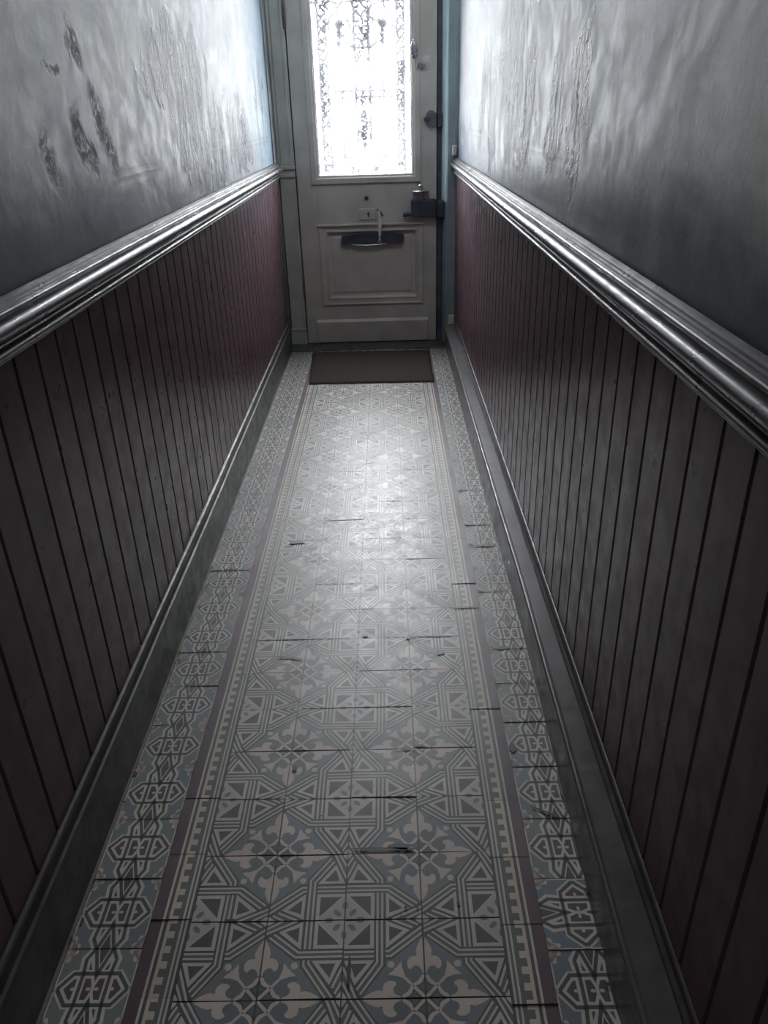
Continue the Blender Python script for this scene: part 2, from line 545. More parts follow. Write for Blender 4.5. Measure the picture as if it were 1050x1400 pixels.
def centre_tile():
    o = []
    A = lambda l, c, p: o.append((l, c, p))
    def ST(l, c, pts, w):
        for q in stroke(pts, w):
            A(l, c, q)
    A(0, 'D', [(0, 0), (1, 0), (1, 1), (0, 1)])
    A(1, 'B', [(0, 0), (.775, 0), (.471, .392), (.471, .471), (.392, .471), (0, .775)])
    # band that runs over
    ST(1, 'G', [(.547, 1), (.547, .422), (.812, .07)], .032)
    ST(2, 'W', [(.578, 1), (.578, .438), (.835, .096)], .028)
    ST(2, 'W', [(.515, 1), (.515, .405), (.785, .045)], .028)
    # band that runs under it
    for seg in ([(1, .547), (.62, .547)], [(.471, .547), (.415, .547), (0, .856)]):
        ST(1, 'G', seg, .032)
    for seg in ([(1, .578), (.617, .578)], [(.474, .578), (.432, .578), (0, .897)], [(1, .515), (.617, .515)], [(.474, .515), (.405, .515), (0, .815)]):
        ST(2, 'W', seg, .028)
    # third band in the two far corners
    ST(2, 'W', [(.385, 1.005), (.12, .888)], .030)
    ST(1, 'G', [(.29, 1.005), (.083, .905)], .034)
    ST(2, 'W', [(.2, 1.005), (.05, .928)], .028)
    A(2, 'W', [(0, .945), (.03, .955), (.085, 1), (0, 1)])
    A(3, 'D', [(1, .47), (.86, .165), (.775, 0), (1, 0)])
    ST(4, 'W', [(1.005, .385), (.888, .12), (.832, -.005)], .030)
    ST(4, 'G', [(1.005, .29), (.905, .083), (.866, -.005)], .034)
    ST(5, 'W', [(1.005, .2), (.928, .05), (.90, -.005)], .028)
    A(5, 'W', [(.945, 0), (.955, .03), (1, .085), (1, 0)])
    for m in (lambda q: q, sw):
        A(4, 'W', m([(.466, .995), (.155, .853), (.466, .612)]))
        A(5, 'P', m([(.423, .915), (.245, .852), (.423, .705)]))
    # corner square with its diamond
    A(3, 'W', [(.62, .62), (1, .62), (1, 1), (.62, 1)])
    A(4, 'P', [(.669, .669), (.957, .669), (.669, .957)])
    A(4, 'C2', [(1, .66), (1, 1), (.66, 1)])
    A(5, 'Q', disc(.905, .905, .062, .034, math.radians(45)))
    A(5, 'Q', disc(1.0, .80, .030, .055))
    A(5, 'Q', disc(.80, 1.0, .055, .030))
    # flower
    A(3, 'C', [(0, 0), (.275, 0), (.262, .035), (.21, .068), (.172, .115), (.16, .16), (.115, .172), (.068, .21), (.035, .262), (0, .275)])
    for m in (lambda q: q, sw):
        A(2, 'B2', m([(.276, .432), (.268, .35), (.238, .27), (.19, .205), (.14, .178), (.09, .185), (.05, .215), (.028, .26), (.028, .33),
                      (.055, .365), (.095, .375), (.13, .35), (.16, .335), (.19, .352), (.208, .39), (.21, .445), (.25, .47)]))
        A(3, 'C', m([(0, .75), (.03, .715), (.07, .64), (.092, .57), (.079, .505), (.125, .508), (.172, .489), (.204, .432), (.2, .375), (.175, .342), (.15, .345),
                     (.128, .375), (.095, .385), (.055, .37), (.03, .335), (.02, .30), (0, .29)]))
        A(4, 'D', m([(.0, .028), (.0, .24), (.022, .185), (.058, .155), (.108, .138)]))
        A(5, 'G', m([(.0, .07), (.0, .19), (.018, .155), (.045, .135), (.07, .125)]))
    A(4, 'C', [(.13, .13), (.19, .165), (.26, .235), (.36, .265), (.445, .272), (.40, .315), (.365, .335), (.36, .36), (.335, .365), (.315, .40), (.272, .445), (.265, .36), (.235, .26), (.165, .19)])
    A(3, 'W', disc(.405, .405, .045))
    A(4, 'D', disc(.135, .135, .012))
    return o

def star_tile():
    """link border motif, centred, a and b in -.5..+.5"""
    o = []
    A = lambda l, c, p: o.append((l, c, p))
    def ST(l, c, pts, w):
        for q in stroke(pts, w):
            A(l, c, q)
    A(0, 'B', [(-.5, -.5), (.5, -.5), (.5, .5), (-.5, .5)])
    for s in (1, -1):
        A(1, 'W', [(s * .5, -.5), (s * .5, .5), (s * .482, .5), (s * .482, -.5)])
    # light outline round the figure
    fig = [(.30, .19), (.475, 0), (.30, -.19), (.205, -.19), (.225, -.38), (.13, -.52), (-.13, -.52), (-.225, -.38), (-.205, -.19), (-.30, -.19),
           (-.475, 0), (-.30, .19), (-.205, .19), (-.225, .38), (-.13, .52), (.13, .52), (.225, .38), (.205, .19)]
    out = [(.325, .235), (.5, .03), (.5, -.03), (.325, -.235), (.25, -.235), (.272, -.39), (.19, -.5), (-.19, -.5), (-.272, -.39), (-.25, -.235), (-.325, -.235),
           (-.5, -.03), (-.5, .03), (-.325, .235), (-.25, .235), (-.272, .39), (-.19, .5), (.19, .5), (.272, .39), (.25, .235)]
    A(1, 'W', out)
    A(2, 'W', [(-.2, -.5), (.2, -.5), (.2, .5), (-.2, .5)])
    w = .047
    ST(3, 'D', [(-.455, 0), (-.295, .190), (.295, .190), (.455, 0)], w)
    ST(3, 'D', [(-.455, 0), (-.295, -.190), (.295, -.190), (.455, 0)], w)
    for s in (1, -1):
        ST(3, 'D', [(s * .105, .53), (s * .2, .37), (s * .178, .18), (s * .178, -.18), (s * .2, -.37), (s * .105, -.53)], w)
        for k in (1, -1):
            ST(3, 'D', [(0, k * .17), (s * .12, k * .53)], w)
            A(3, 'P', [(s * .082, k * .238), (s * .128, k * .238), (s * .133, k * .345)])
            # centre boxes
            A(3, 'P', [(s * .128, k * .128), (s * .058, k * .128), (s * .022, k * .04), (s * .022, 0), (s * .128, 0)])
            A(3, 'D', [(0, k * .17), (s * .032, k * .17), (0, k * .085)])
            # arrow ends
            A(3, 'P', [(s * .24, k * .122), (s * .272, k * .122), (s * .372, 0), (s * .24, 0)])
        A(4, 'C', disc(s * .055, 0, .03, .022, 0, 10))
        A(4, 'C', disc(s * .258, 0, .026, .022, 0, 10))
    for k in (1, -1):
        A(4, 'P', [(0, k * .295), (.066, k * .5), (-.066, k * .5)])
        for s in (1, -1):
            A(1, 'C', disc(s * .405, k * .468, .062, .04, 0, 12))
            A(1, 'C', disc(s * .45, k * .385, .036, .055, 0, 12))
            A(1, 'C', [(s * .5, k * .5), (s * .36, k * .5), (s * .42, k * .41), (s * .5, k * .33)])
    return o

def teeth_tile():
    """a: 0 at the field edge .. .53 at the outer edge; b: 0..1"""
    o = []
    A = lambda l, c, a0, a1, b0=0.0, b1=1.0: o.append((l, c, [(a0, b0), (a1, b0), (a1, b1), (a0, b1)]))
    A(0, 'D', 0, .53)
    A(1, 'W', .030, .056)
    A(1, 'G', .056, .088)
    A(1, 'W', .088, .114)
    A(1, 'G', .118, .262)
    A(2, 'T', .255, .298)
    for k in range(6):
        b0, b1 = max(0, k * .2 - .047), min(1, k * .2 + .047)
        A(2, 'T', .170, .26, b0, b1)
    A(1, 'W', .342, .374)
    A(1, 'PU', .376, .53)
    return o

FV, FF, FC = [], [], []
LZ = 0.0007
def emit(polys, place, lum, btint, mitred=0.006, z0=0.0):
    for l, c, p in polys:
        if len(p) < 3:
            continue
        if c in ('B', 'B2', 'Q'):
            g, b = ((0.182, 0.204, 0.190), (0.150, 0.185, 0.225))
            base = tuple(g[i] + (b[i] - g[i]) * btint for i in range(3))
            k = {'B': 1.0, 'B2': 0.80, 'Q': 0.9}[c]
            rgb = tuple(x * k for x in base)
        else:
            rgb = PIG[c]
        i0 = len(FV)
        for q in p:
            x, y, dz = place(q)
            FV.append((x * S, y * S, (z0 + dz + l * LZ) * S))
        FF.append(tuple(range(i0, i0 + len(p))))
        FC.append(tuple(x * lum for x in rgb))

CT = [(l, c, clip01(p)) for l, c, p in centre_tile()]
STL = [(l, c, clip01(p, -.5, .5)) for l, c, p in star_tile()]
TT = teeth_tile()
rf = random.Random(3)
def lay(corner, ux, vx, uy, vy, du, dv, gap=0.010):
    """returns a placing function for a tile with a little lift, tilt and turn of its own"""
    lift = rf.uniform(0, 0.012)
    tx, ty = rf.uniform(-.010, .010), rf.uniform(-.010, .010)
    a = rf.uniform(-.004, .004)
    ox, oy = rf.uniform(-.003, .003), rf.uniform(-.003, .003)
    def f(q):
        u = (q[0] - du) * (1 - gap)
        v = (q[1] - dv) * (1 - gap)
        u, v = u - a * v, v + a * u
        x = corner[0] + (u + du) * ux + (v + dv) * vx + ox
        y = corner[1] + (u + du) * uy + (v + dv) * vy + oy
        return x, y, lift + tx * u + ty * v
    return f
J0, J1 = -13, 28
for j in range(J0, J1):
    for i in range(4):
        fx = i if i % 2 else i + 1
        fy = j if j % 2 == 0 else j + 1
        left, up = (fx == i + 1), (fy == j)
        if left and up:        k = (-1, 0, 0, 1)
        elif not left and up:  k = (0, 1, 1, 0)
        elif left:             k = (0, -1, -1, 0)
        else:                  k = (1, 0, 0, -1)
        emit(CT, lay((fx, fy), k[0], k[1], k[2], k[3], .5, .5, 0.018), rf.uniform(.90, 1.08), min(1, max(0, rf.gauss(.42, .30))))
    for side in (-1, 1):
        off = .05 if side < 0 else -.10
        emit(TT, lay((0 if side < 0 else 4, j + off), side, 0, 0, 1, .265, .5, 0.010), rf.uniform(.90, 1.08), .4)
        cx = -1.005 if side < 0 else 5.03
        cyy = j + (.67 if side < 0 else .55) + .5
        lum, bt = rf.uniform(.88, 1.08), min(1, max(0, rf.gauss(.5, .32)))
        wx = .945 if side < 0 else 1.0
        if side > 0 and j == 0 or (side < 0 and j == 26):
            emit(STL, lay((cx, cyy), 0, wx, 1, 0, 0, 0), lum, bt)
        else:
            emit(STL, lay((cx, cyy), wx, 0, 0, 1, 0, 0), lum, bt)
# bedding under the tiles, mortar strip along the left skirting
def plain(c, pts, z):
    i0 = len(FV)
    FV.extend([(x * S, y * S, z * S) for x, y in pts])
    FF.append(tuple(range(i0, i0 + len(pts))))
    FC.append(PIG[c] if isinstance(c, str) else c)
plain('joint', [(XL, YB), (XR, YB), (XR, 29.4), (XL, 29.4)], -0.012)
plain('mortar', [(-1.56, YB), (-1.482, YB), (-1.482, 27.9), (-1.56, 27.9)], 0.004)
# chipped corners and open joints
def chip(x, y, rx, ry, c=(0.028, 0.027, 0.026), n=11, rot=0.0):
    pts = []
    for k in range(n):
        a = 2 * math.pi * k / n
        r = rf.uniform(.6, 1.15)
        u, v = rx * r * math.cos(a), ry * r * math.sin(a)
        pts.append((x + u * math.cos(rot) - v * math.sin(rot), y + u * math.sin(rot) + v * math.cos(rot)))
    plain(c, pts, 0.0245)
chip(.36, 10.88, .20, .07)
chip(1.05, 11.02, .10, .035)
chip(2.45, 2.06, .50, .035, (0.05, 0.049, 0.047))
chip(2.75, 2.10, .18, .06, (0.05, 0.049, 0.047))
chip(3.52, 7.0, .46, .022)
chip(3.02, 6.98, .10, .05)
chip(3.58, 6.48, .10, .09)
chip(2.14, 7.08, .07, .05)
chip(4.20, 7.98, .42, .028)
chip(4.9, 10.52, .36, .035)
chip(4.78, 6.58, .16, .06)
chip(.72, 6.42, .28, .03, rot=-.15)
chip(2.35, 8.84, .04, .05)
chip(3.05, 4.05, .12, .03)
chip(2.9, 3.98, .20, .02)
chip(1.08, 3.62, .05, .06)
chip(4.88, 2.66, .25, .02, rot=-.5)
chip(4.6, 3.95, .07, .12)
chip(2.08, .30, .03, .20)
chip(.52, 1.02, .10, .02)
for k in range(46):
    y = rf.uniform(0, 20)
    if k % 2:
        chip(5.18 + rf.uniform(-.05, .03), y, rf.uniform(.015, .045), rf.uniform(.02, .06))
    else:
        chip(-1.47 + rf.uniform(-.03, .05), y, rf.uniform(.015, .045), rf.uniform(.02, .06))
for k in range(46):
    chip(rf.uniform(-.4, 4.4), rf.uniform(1, 16), rf.uniform(.010, .032), rf.uniform(.012, .032))
me = bpy.data.meshes.new('floor')
me.from_pydata(FV, [], FF)
ca = me.color_attributes.new('pigment', 'FLOAT_COLOR', 'CORNER')
li = 0
vals = []
for p, c in zip(FF, FC):
    vals.extend([*c, 1.0] * len(p))
ca.data.foreach_set('color', vals)
me.materials.append(M_floor)
bm = bmesh.new(); bm.from_mesh(me)
for f in bm.faces:
    if f.normal.z < 0:
        f.normal_flip()
bm.to_mesh(me); bm.free()
floor = bpy.data.objects.new('floor', me)
col.objects.link(floor)
tag(floor, 'corridor floor of patterned cement tiles with link borders and toothed strips', 'floor', 'structure')

# ------------------------------------------------------------------ walls and ceiling
tag(obj('wall_left', box(B(), XL - 1.2, XL, YB, 30.2, -.2, ZC), M_plL), 'left corridor wall of scuffed and blistered blue grey paint', 'wall', 'structure')
tag(obj('wall_right', box(B(), XR, XR + 1.2, YB, 30.2, -.2, ZC), M_plR), 'right corridor wall of worn grey paint with raised streaks', 'wall', 'structure')
tag(obj('ceiling', box(B(), XL - 1.2, XR + 1.2, YB, 30.2, ZC, ZC + .6), M_ceil), 'plain pale ceiling of the corridor', 'ceiling', 'structure')
tag(obj('wall_back', box(B(), XL - 1.2, XR + 1.2, YB - .8, YB, -.2, ZC), M_plain), 'plain wall at the far end of the corridor behind the viewer', 'wall', 'structure')
bm = B()
box(bm, XL, 0.0, 29.05, 30.2, 15.25, ZC)
box(bm, 3.9, XR, 29.05, 30.2, 15.25, ZC)
box(bm, 0.0, 3.9, 29.05, 30.2, 15.25, 15.6)
box(bm, 0.0, 3.9, 29.05, 30.2, 18.1, ZC)
tag(obj('wall_front', bm, M_plain), 'wall strip above the front door with an added fanlight opening', 'wall', 'structure')
bm = B()
frame_sweep(bm, -.1, 4.0, 15.5, 18.2, [(0, 29.06), (0, 28.98), (.05, 28.95), (.22, 28.95), (.26, 29.0), (.26, 29.2)])
for x in (1.3, 2.6): box(bm, x - .05, x + .05, 28.97, 29.15, 15.7, 18.0, .01)
win = obj('added_fanlight', bm, M_door)  # unseen fanlight, added to let more daylight into the corridor
tag(win, 'unseen fanlight window added above the front door for more light', 'window', 'structure')
pn = B()
pn.faces.new([pn.verts.new(p) for p in ((.1, 29.1, 15.7), (3.8, 29.1, 15.7), (3.8, 29.1, 18.0), (.1, 29.1, 18.0))])
obj('pane', pn, M_pane, win)

# ------------------------------------------------------------------ wainscot boards
def wainscot(side, x, first):
    bm = B()
    P = .632
    y = first
    while y - P > YB + .2: y -= P
    d = .075 * side
    g = .030 * side
    prof = []
    while y < 28.38:
        y1 = min(y + P, 28.38)
        w = .030
        prof += [(y + .004, x), (y + .012, x + d * .55), (y + w, x + d), (y1 - w - .012, x + d), (y1 - .022, x + d * .55), (y1 - .014, x + d * .55), (y1 - .010, x + d * .8), (y1 - .003, x + d * .8)]
        y = y1
        if y1 >= 28.38: break
    rows = []
    for z in (0.6, 7.05):
        rows.append([bm.verts.new((px, py, z)) for py, px in prof])
    for i in range(len(prof) - 1):
        bm.faces.new((rows[0][i], rows[0][i + 1], rows[1][i + 1], rows[1][i]))
    return bm
tag(obj('trim_1', wainscot(1, XL, 0.12), M_wains), 'dark maroon wainscot of narrow grooved boards along the left wall', 'wainscot', 'structure')
tag(obj('trim_2', wainscot(-1, XR, 0.15), M_wains), 'dark maroon wainscot of narrow grooved boards along the right wall', 'wainscot', 'structure')

# ------------------------------------------------------------------ dado rails
def arc(cx, cz, r, a0, a1, n, rz=None):
    rz = rz or r
    return [(cx + r * math.cos(math.radians(a0 + (a1 - a0) * k / n)), cz + rz * math.sin(math.radians(a0 + (a1 - a0) * k / n))) for k in range(n + 1)]
rail = [(0, 6.90), (.060, 6.90)]
rail += arc(.075, 6.925, .025, -90, 60, 5)
rail += [(.078, 6.955)]
rail += arc(.105, 6.995, .045, -70, 80, 7)
rail += [(.095, 7.045), (.080, 7.055), (.080, 7.075), (.110, 7.08)]
rail += arc(.112, 7.095, .016, -90, 90, 4)
rail += [(.105, 7.115), (.12, 7.135), (.16, 7.16), (.185, 7.19)]
rail += arc(.185, 7.275, .085, -70, 88, 12)
rail += [(.165, 7.362), (.150, 7.365), (.150, 7.385), (.162, 7.39)]
rail += arc(.150, 7.415, .030, -60, 90, 6)
rail += [(.120, 7.452), (.115, 7.47), (.085, 7.48), (.078, 7.505), (.03, 7.53), (0, 7.535)]
ys_r = [YB + .05 + k * 1.5 for k in range(int((28.3 - YB) / 1.5) + 1)] + [28.44]
def wob(seed, a):
    r = random.Random(seed)
    ph = [r.uniform(0, 6) for _ in range(3)]
    return lambda y: a * (math.sin(y * .35 + ph[0]) + .6 * math.sin(y * .9 + ph[1]))
rL = obj('trim_3', sweep_y(B(), rail, ys_r, wob(1, .004), 1, XL + .04), M_rail, smooth=32)
tag(rL, 'dark glossy moulded dado rail along the left wall', 'dado rail', 'structure')
rR = obj('trim_4', sweep_y(B(), rail, ys_r, wob(2, .004), -1, XR - .04), M_rail, smooth=32)
tag(rR, 'dark glossy moulded dado rail along the right wall', 'dado rail', 'structure')

# ------------------------------------------------------------------ skirtings
sk = [(0, -.01), (.0, -.01), (.075, -.01), (.075, .95)]
sk += arc(.070, .98, .025, -60, 90, 4)
sk += [(.045, 1.01), (.035, 1.05), (.035, 1.20), (.05, 1.225)]
sk += arc(.045, 1.265, .045, -60, 90, 6)
sk += [(.0, 1.32)]
skL = obj('baseboard_left', sweep_y(B(), sk, [YB + .05 + k * 2 for k in range(22)] + [28.3], wob(5, .006), 1, XL + .05), M_skirt, smooth=32)
tag(skL, 'tall dark glossy skirting board with two beads along the left wall', 'skirting board', 'structure')

# boxed-in skirting on the right: front board, flat lid, bead against the wall
FX = [(-20, 5.18), (0, 5.17), (3, 5.20), (7.5, 5.235), (11, 5.21), (17, 5.19), (23, 5.185), (28.6, 5.16)]
def fx(y):
    for (a, xa), (b, xb) in zip(FX, FX[1:]):
        if a <= y <= b:
            return xa + (xb - xa) * (y - a) / (b - a)
    return FX[-1][1]
ysk = [YB + .05 + k * 1.0 for k in range(int(27.9 - YB) + 1)] + [27.95]
def casing():
    bm = B()
    rings = []
    rr = random.Random(11)
    for y in ysk:
        x = fx(y)
        n = rr.uniform(-.006, .006)
        prof = [(XR - .02, -.01), (x + .03, -.01), (x + .028, .80), (x + .012, .86)] + \
               [(x + .03 - .045 * math.cos(math.radians(t)), .93 + n + .05 * math.sin(math.radians(t))) for t in (-30, 0, 30, 60, 90)] + \
               [(x + .06, .972), (x + .075, .985), (XR - .02, 1.0)]
        rings.append([bm.verts.new((px, y, pz)) for px, pz in prof])
    for a, b in zip(rings, rings[1:]):
        for i in range(len(a) - 1):
            bm.faces.new((a[i], a[i + 1], b[i + 1], b[i]))
    bm.faces.new(rings[0]); bm.faces.new(rings[-1][::-1])
    return bm
skR = obj('baseboard_right', casing(), M_casing, smooth=32)
tag(skR, 'boxed grey brown skirting with chipped front edge along the right wall', 'skirting board', 'structure')
bead = [(0, .99), (.105, .99), (.10, 1.06), (.06, 1.10), (.045, 1.20), (.05, 1.24)] + arc(.05, 1.285, .040, -60, 90, 6) + [(0, 1.33)]
obj('bead_moulding', sweep_y(B(), bead, ysk, None, -1, XR - .02), M_skirt, skR, smooth=32)

# ------------------------------------------------------------------ door frame
fr = empty('trim_5', (1.95, 29.1, 0))
tag(fr, 'grey painted door frame with a pilaster on the left and a post coloured with blue sky reflection on the right', 'door frame', 'structure')
# left pilaster
bm = B()
box(bm, -1.60, -.90, 28.86, 29.5, .03, .70, .02)
box(bm, -1.585, -.90, 28.83, 29.0, .64, .74, .02)
obj('plinth', bm, M_frame, fr)
bm = B()
box(bm, -1.56, -.92, 28.92, 29.5, .70, 6.93, .015)
box(bm, -1.00, -.92, 28.90, 29.0, .74, 6.93, .02)
obj('pilaster', bm, M_frame, fr)
bm = B()
box(bm, -1.62, -.90, 28.84, 29.5, 6.93, 7.08, .03)
box(bm, -1.60, -.91, 28.87, 29.5, 7.08, 7.22, .02)
box(bm, -1.64, -.89, 28.80, 29.5, 7.22, 7.36, .035)
obj('capital', bm, M_frame, fr)
arch = [(-1.60, 29.5), (-1.60, 28.86), (-1.57, 28.83), (-1.53, 28.83), (-1.50, 28.86), (-1.48, 28.90), (-1.46, 28.88), (-1.43, 28.86), (-1.40, 28.88), (-1.38, 28.93),
        (-1.30, 28.955), (-1.10, 28.96), (-1.08, 28.93), (-1.03, 28.92), (-.98, 28.935), (-.96, 28.97), (-.92, 28.98), (-.92, 29.5)]
obj('architrave', sweep_z(B(), arch, 7.36, 15.25), M_frame, fr, smooth=35)
# lining on the side wall beside the pilaster, darker and bluer than the frame
bm = B()
box(bm, XL - .02, XL + .055, 28.00, 29.5, 0.0, 15.25, .01)
obj('side_lining', bm, paint('slate_blue_lining', (0.22, 0.25, 0.27), .45, .12, .8, .05), fr)
# right post
post = [(5.10, 29.5), (5.12, 29.02), (5.245, 28.46), (5.275, 28.42), (5.50, 28.415), (5.53, 28.40), (XR + .02, 28.40), (XR + .02, 29.5)]
obj('post', sweep_z(B(), post, 0.0, 15.25), M_post, fr)
obj('rebate', sweep_z(B(), [(4.90, 29.5), (4.90, 29.14), (5.06, 29.12), (5.115, 29.0), (5.13, 29.5)], 0.0, 15.25), M_rebate_shade, fr)
obj('reveal_strip', sweep_z(B(), [(5.07, 29.04), (5.07, 29.0), (5.205, 28.47), (5.24, 28.46), (5.26, 28.47), (5.13, 29.04)], 5.86, 15.25), M_strip, fr)  # paler blue than the post, on the upper reveal only
bm = B()
box(bm, XL - .1, -.72, 29.31, 29.62, 0, 15.3)
box(bm, 4.72, XR + .1, 29.31, 29.62, 0, 15.3)
box(bm, -.8, 4.8, 29.31, 29.62, 14.85, 15.3)
box(bm, -.8, 4.8, 29.31, 29.62, -.02, .30)
obj('door_stop', bm, M_rebate_shade, fr)
bm = B(); box(bm, -1.0, 5.7, 28.95, 29.5, 15.03, 15.28, .02)
obj('head', bm, M_frame, fr)

# threshold
th = obj('trim_6', box(B(), XL + .05, XR - .05, 27.72, 29.6, -.02, .035, .012), M_slate)
tag(th, 'dark slate threshold slab under the front door', 'threshold', 'structure')

# ------------------------------------------------------------------ front door
dr = empty('door_1', (-.87, 29.14, 0.03))
tag(dr, 'grey beige front door with tall patterned window and low panel', 'door', 'structure')
LZ0, LZ1 = .045, 15.0
lf = B()
bv = .012
box(lf, -.87, -.05, 29.0, 29.3, LZ0, LZ1, bv)
box(lf, 4.18, 4.86, 29.0, 29.3, LZ0, LZ1, bv)
box(lf, -.05, 4.18, 29.0, 29.3, LZ0, 1.80, bv)
box(lf, -.05, 4.18, 29.0, 29.3, 4.98, 6.72, bv)
box(lf, -.05, 4.18, 29.0, 29.3, 14.2, LZ1, bv)
box(lf, -.05, 4.18, 29.12, 29.2, 1.78, 5.0)
leaf = obj('leaf', lf, M_door, dr)
pm = B()
frame_sweep(pm, -.10, 4.32, 1.70, 5.06, [(0, 29.01), (0, 28.955), (.03, 28.94), (.07, 28.945), (.09, 28.975), (.24, 28.985), (.26, 28.965), (.30, 28.965), (.33, 29.00), (.36, 29.10), (.42, 29.115)])
# raised field
frame_sweep(pm, .30, 3.92, 2.10, 4.66, [(0, 29.118), (.10, 29.112), (.16, 29.085)])
v = [pm.verts.new(p) for p in ((.46, 29.085, 2.26), (3.76, 29.085, 2.26), (3.76, 29.085, 4.50), (.46, 29.085, 4.50))]
pm.faces.new(v)
pmo = obj('panel_moulding', pm, M_door, dr)
bm = B()
box(bm, -.16, 4.36, 28.88, 29.02, 4.99, 5.07, .02)
obj('panel_ledge', bm, M_door, pmo)
wb = B()
box(wb, -.42, 4.50, 28.90, 29.02, .075, .98, .015)
wv = [(-.42, 28.90, .97), (4.50, 28.90, .97), (4.50, 29.01, 1.09), (-.42, 29.01, 1.09)]
a = [wb.verts.new(p) for p in wv]
wb.faces.new(a)
for e, zt in ((-.42, 0), (4.50, 0)):
    wb.faces.new([wb.verts.new(p) for p in ((e, 28.90, .97), (e, 29.01, 1.09), (e, 29.01, .97))])
obj('weatherboard', wb, M_door, dr)
# window casement
wf = B()
frame_sweep(wf, -.27, 4.20, 6.63, 14.35, [(0, 29.01), (0, 28.93), (.02, 28.915), (.20, 28.915), (.24, 28.935), (.27, 28.965), (.30, 28.955), (.33, 28.975), (.35, 29.06), (.35, 29.3)])
wfo = obj('window_frame', wf, M_door, dr)
GX0, GX1, GZ0, GZ1 = .06, 3.87, 6.95, 14.02
bm = B()
frame_sweep(bm, GX0 + .01, GX1 - .01, GZ0 + .01, GZ1 - .01, [(0, 29.06), (0, 29.03), (.02, 29.02), (.04, 29.06)])
obj('putty_bead', bm, paint('white_putty', (.72, .74, .75), .5, .05), wfo)
pn = B()
pn.faces.new([pn.verts.new(p) for p in ((GX0, 29.08, GZ0), (GX1, 29.08, GZ0), (GX1, 29.08, GZ1), (GX0, 29.08, GZ1))])
obj('window_pane', pn, M_pane, dr)

# ironwork grille behind the hammered glass
rg = random.Random(5)
GY = 29.26
def wobble(pts, step=.055, a=.020):
    out = []
    for (x0, z0), (x1, z1) in zip(pts, pts[1:]):
        L = math.hypot(x1 - x0, z1 - z0)
        n = max(1, int(L / step))
        for k in range(n):
            t = k / n
            out.append((x0 + (x1 - x0) * t + rg.uniform(-a, a), GY + rg.uniform(-.01, .01), z0 + (z1 - z0) * t + rg.uniform(-a, a)))
    out.append((pts[-1][0], GY, pts[-1][1]))
    return out
def wire(bm, pts, r=.012, a=.020, step=.055):
    w = wobble(pts, step, a)
    tube(bm, w, [5.6 * r * rg.uniform(.35, 1.3) for _ in w], 5)
def ring(cx, cz, r, a0=0, a1=360, n=18, rz=None):
    rz = rz or r
    return [(cx + r * math.cos(math.radians(a0 + (a1 - a0) * k / n)), cz + rz * math.sin(math.radians(a0 + (a1 - a0) * k / n))) for k in range(n + 1)]
gb = B()
CX = 1.97
for x in (1.14, 2.79):
    wire(gb, [(x, 7.6), (x, 12.3)], .011)
for x in (CX - .28, CX + .28):
    wire(gb, [(x, 7.0), (x, 14.0)], .013, .026)
for x in (.30, .62, 3.33, 3.60):
    wire(gb, [(x, 7.0), (x, 14.0)], .011, .032)
for k in range(20):
    z = 7.2 + k * .36
    for x0, x1 in ((.30, .62), (3.33, 3.60)):
        wire(gb, [(x0, z), ((x0 + x1) / 2, z + .18), (x1, z), ((x0 + x1) / 2, z - .16), (x0, z)], .009, .03)
for z in (10.20, 9.98, 9.76):
    wire(gb, [(.62, z), (3.33, z)], .011, .022)
for z in (12.95,):
    wire(gb, [(.10, z), (3.84, z)], .012, .03)
for x0, x1 in ((.95, 1.4), (2.55, 3.0)):
    wire(gb, [(x0, 8.12), (x1, 8.12)], .011)
wire(gb, [(.62, 7.75), (1.1, 7.7), (1.5, 7.82)], .009, .03)
wire(gb, [(2.5, 7.82), (2.9, 7.7), (3.3, 7.75)], .009, .03)
wire(gb, [(.3, 7.32), (3.6, 7.32)], .009, .04)
gr = obj('grille', gb, M_iron, dr)
def sub(name, build):
    bm = B(); build(bm); return obj(name, bm, M_iron, gr)
def blob(bm, x, z, rx, rz, n):
    for _ in range(n):
        a, q = rg.uniform(0, 6.28), math.sqrt(rg.random())
        px, pz = x + rx * q * math.cos(a), z + rz * q * math.sin(a)
        l = rg.uniform(.03, .08)
        d = rg.uniform(0, 6.28)
        tube(bm, [(px, GY + rg.uniform(-.03, .03), pz), (px + l * math.cos(d), GY, pz + l * math.sin(d)), (px + l * 1.4 * math.cos(d + .7), GY, pz + l * 1.4 * math.sin(d + .7))],
             [.016, .028, .016], 4)
for x in (1.13, 2.80):
    def rosette(bm, x=x):
        lathe(bm, [(.02, -.05), (.10, -.045), (.155, -.02), (.165, 0), (.15, .02), (.02, .03)], (x, GY, 12.22), 'y', 18)
        blob(bm, x, 12.2, .22, .26, 26)
        wire(bm, ring(x, 12.22, .40), .010, .028)
        wire(bm, [(x, 12.0), (x, 11.5)], .022, .03)
    sub('rosette', rosette)
def finial(bm, x, z, r, n):
    lathe(bm, [(.01, -.04), (r * .55, -.03), (r * .75, 0), (r * .5, .03), (.01, .04)], (x, GY, z), 'y', 12)
    blob(bm, x, z, r * 1.25, r * 1.5, n)
for x, z, r, n in ((CX, 9.95, .09, 16), (CX, 8.05, .13, 26), (1.18, 7.58, .08, 14), (2.80, 7.60, .08, 14), (1.45, 7.16, .10, 26), (2.45, 7.16, .10, 26)):
    sub('finial', lambda bm: finial(bm, x, z, r, n))
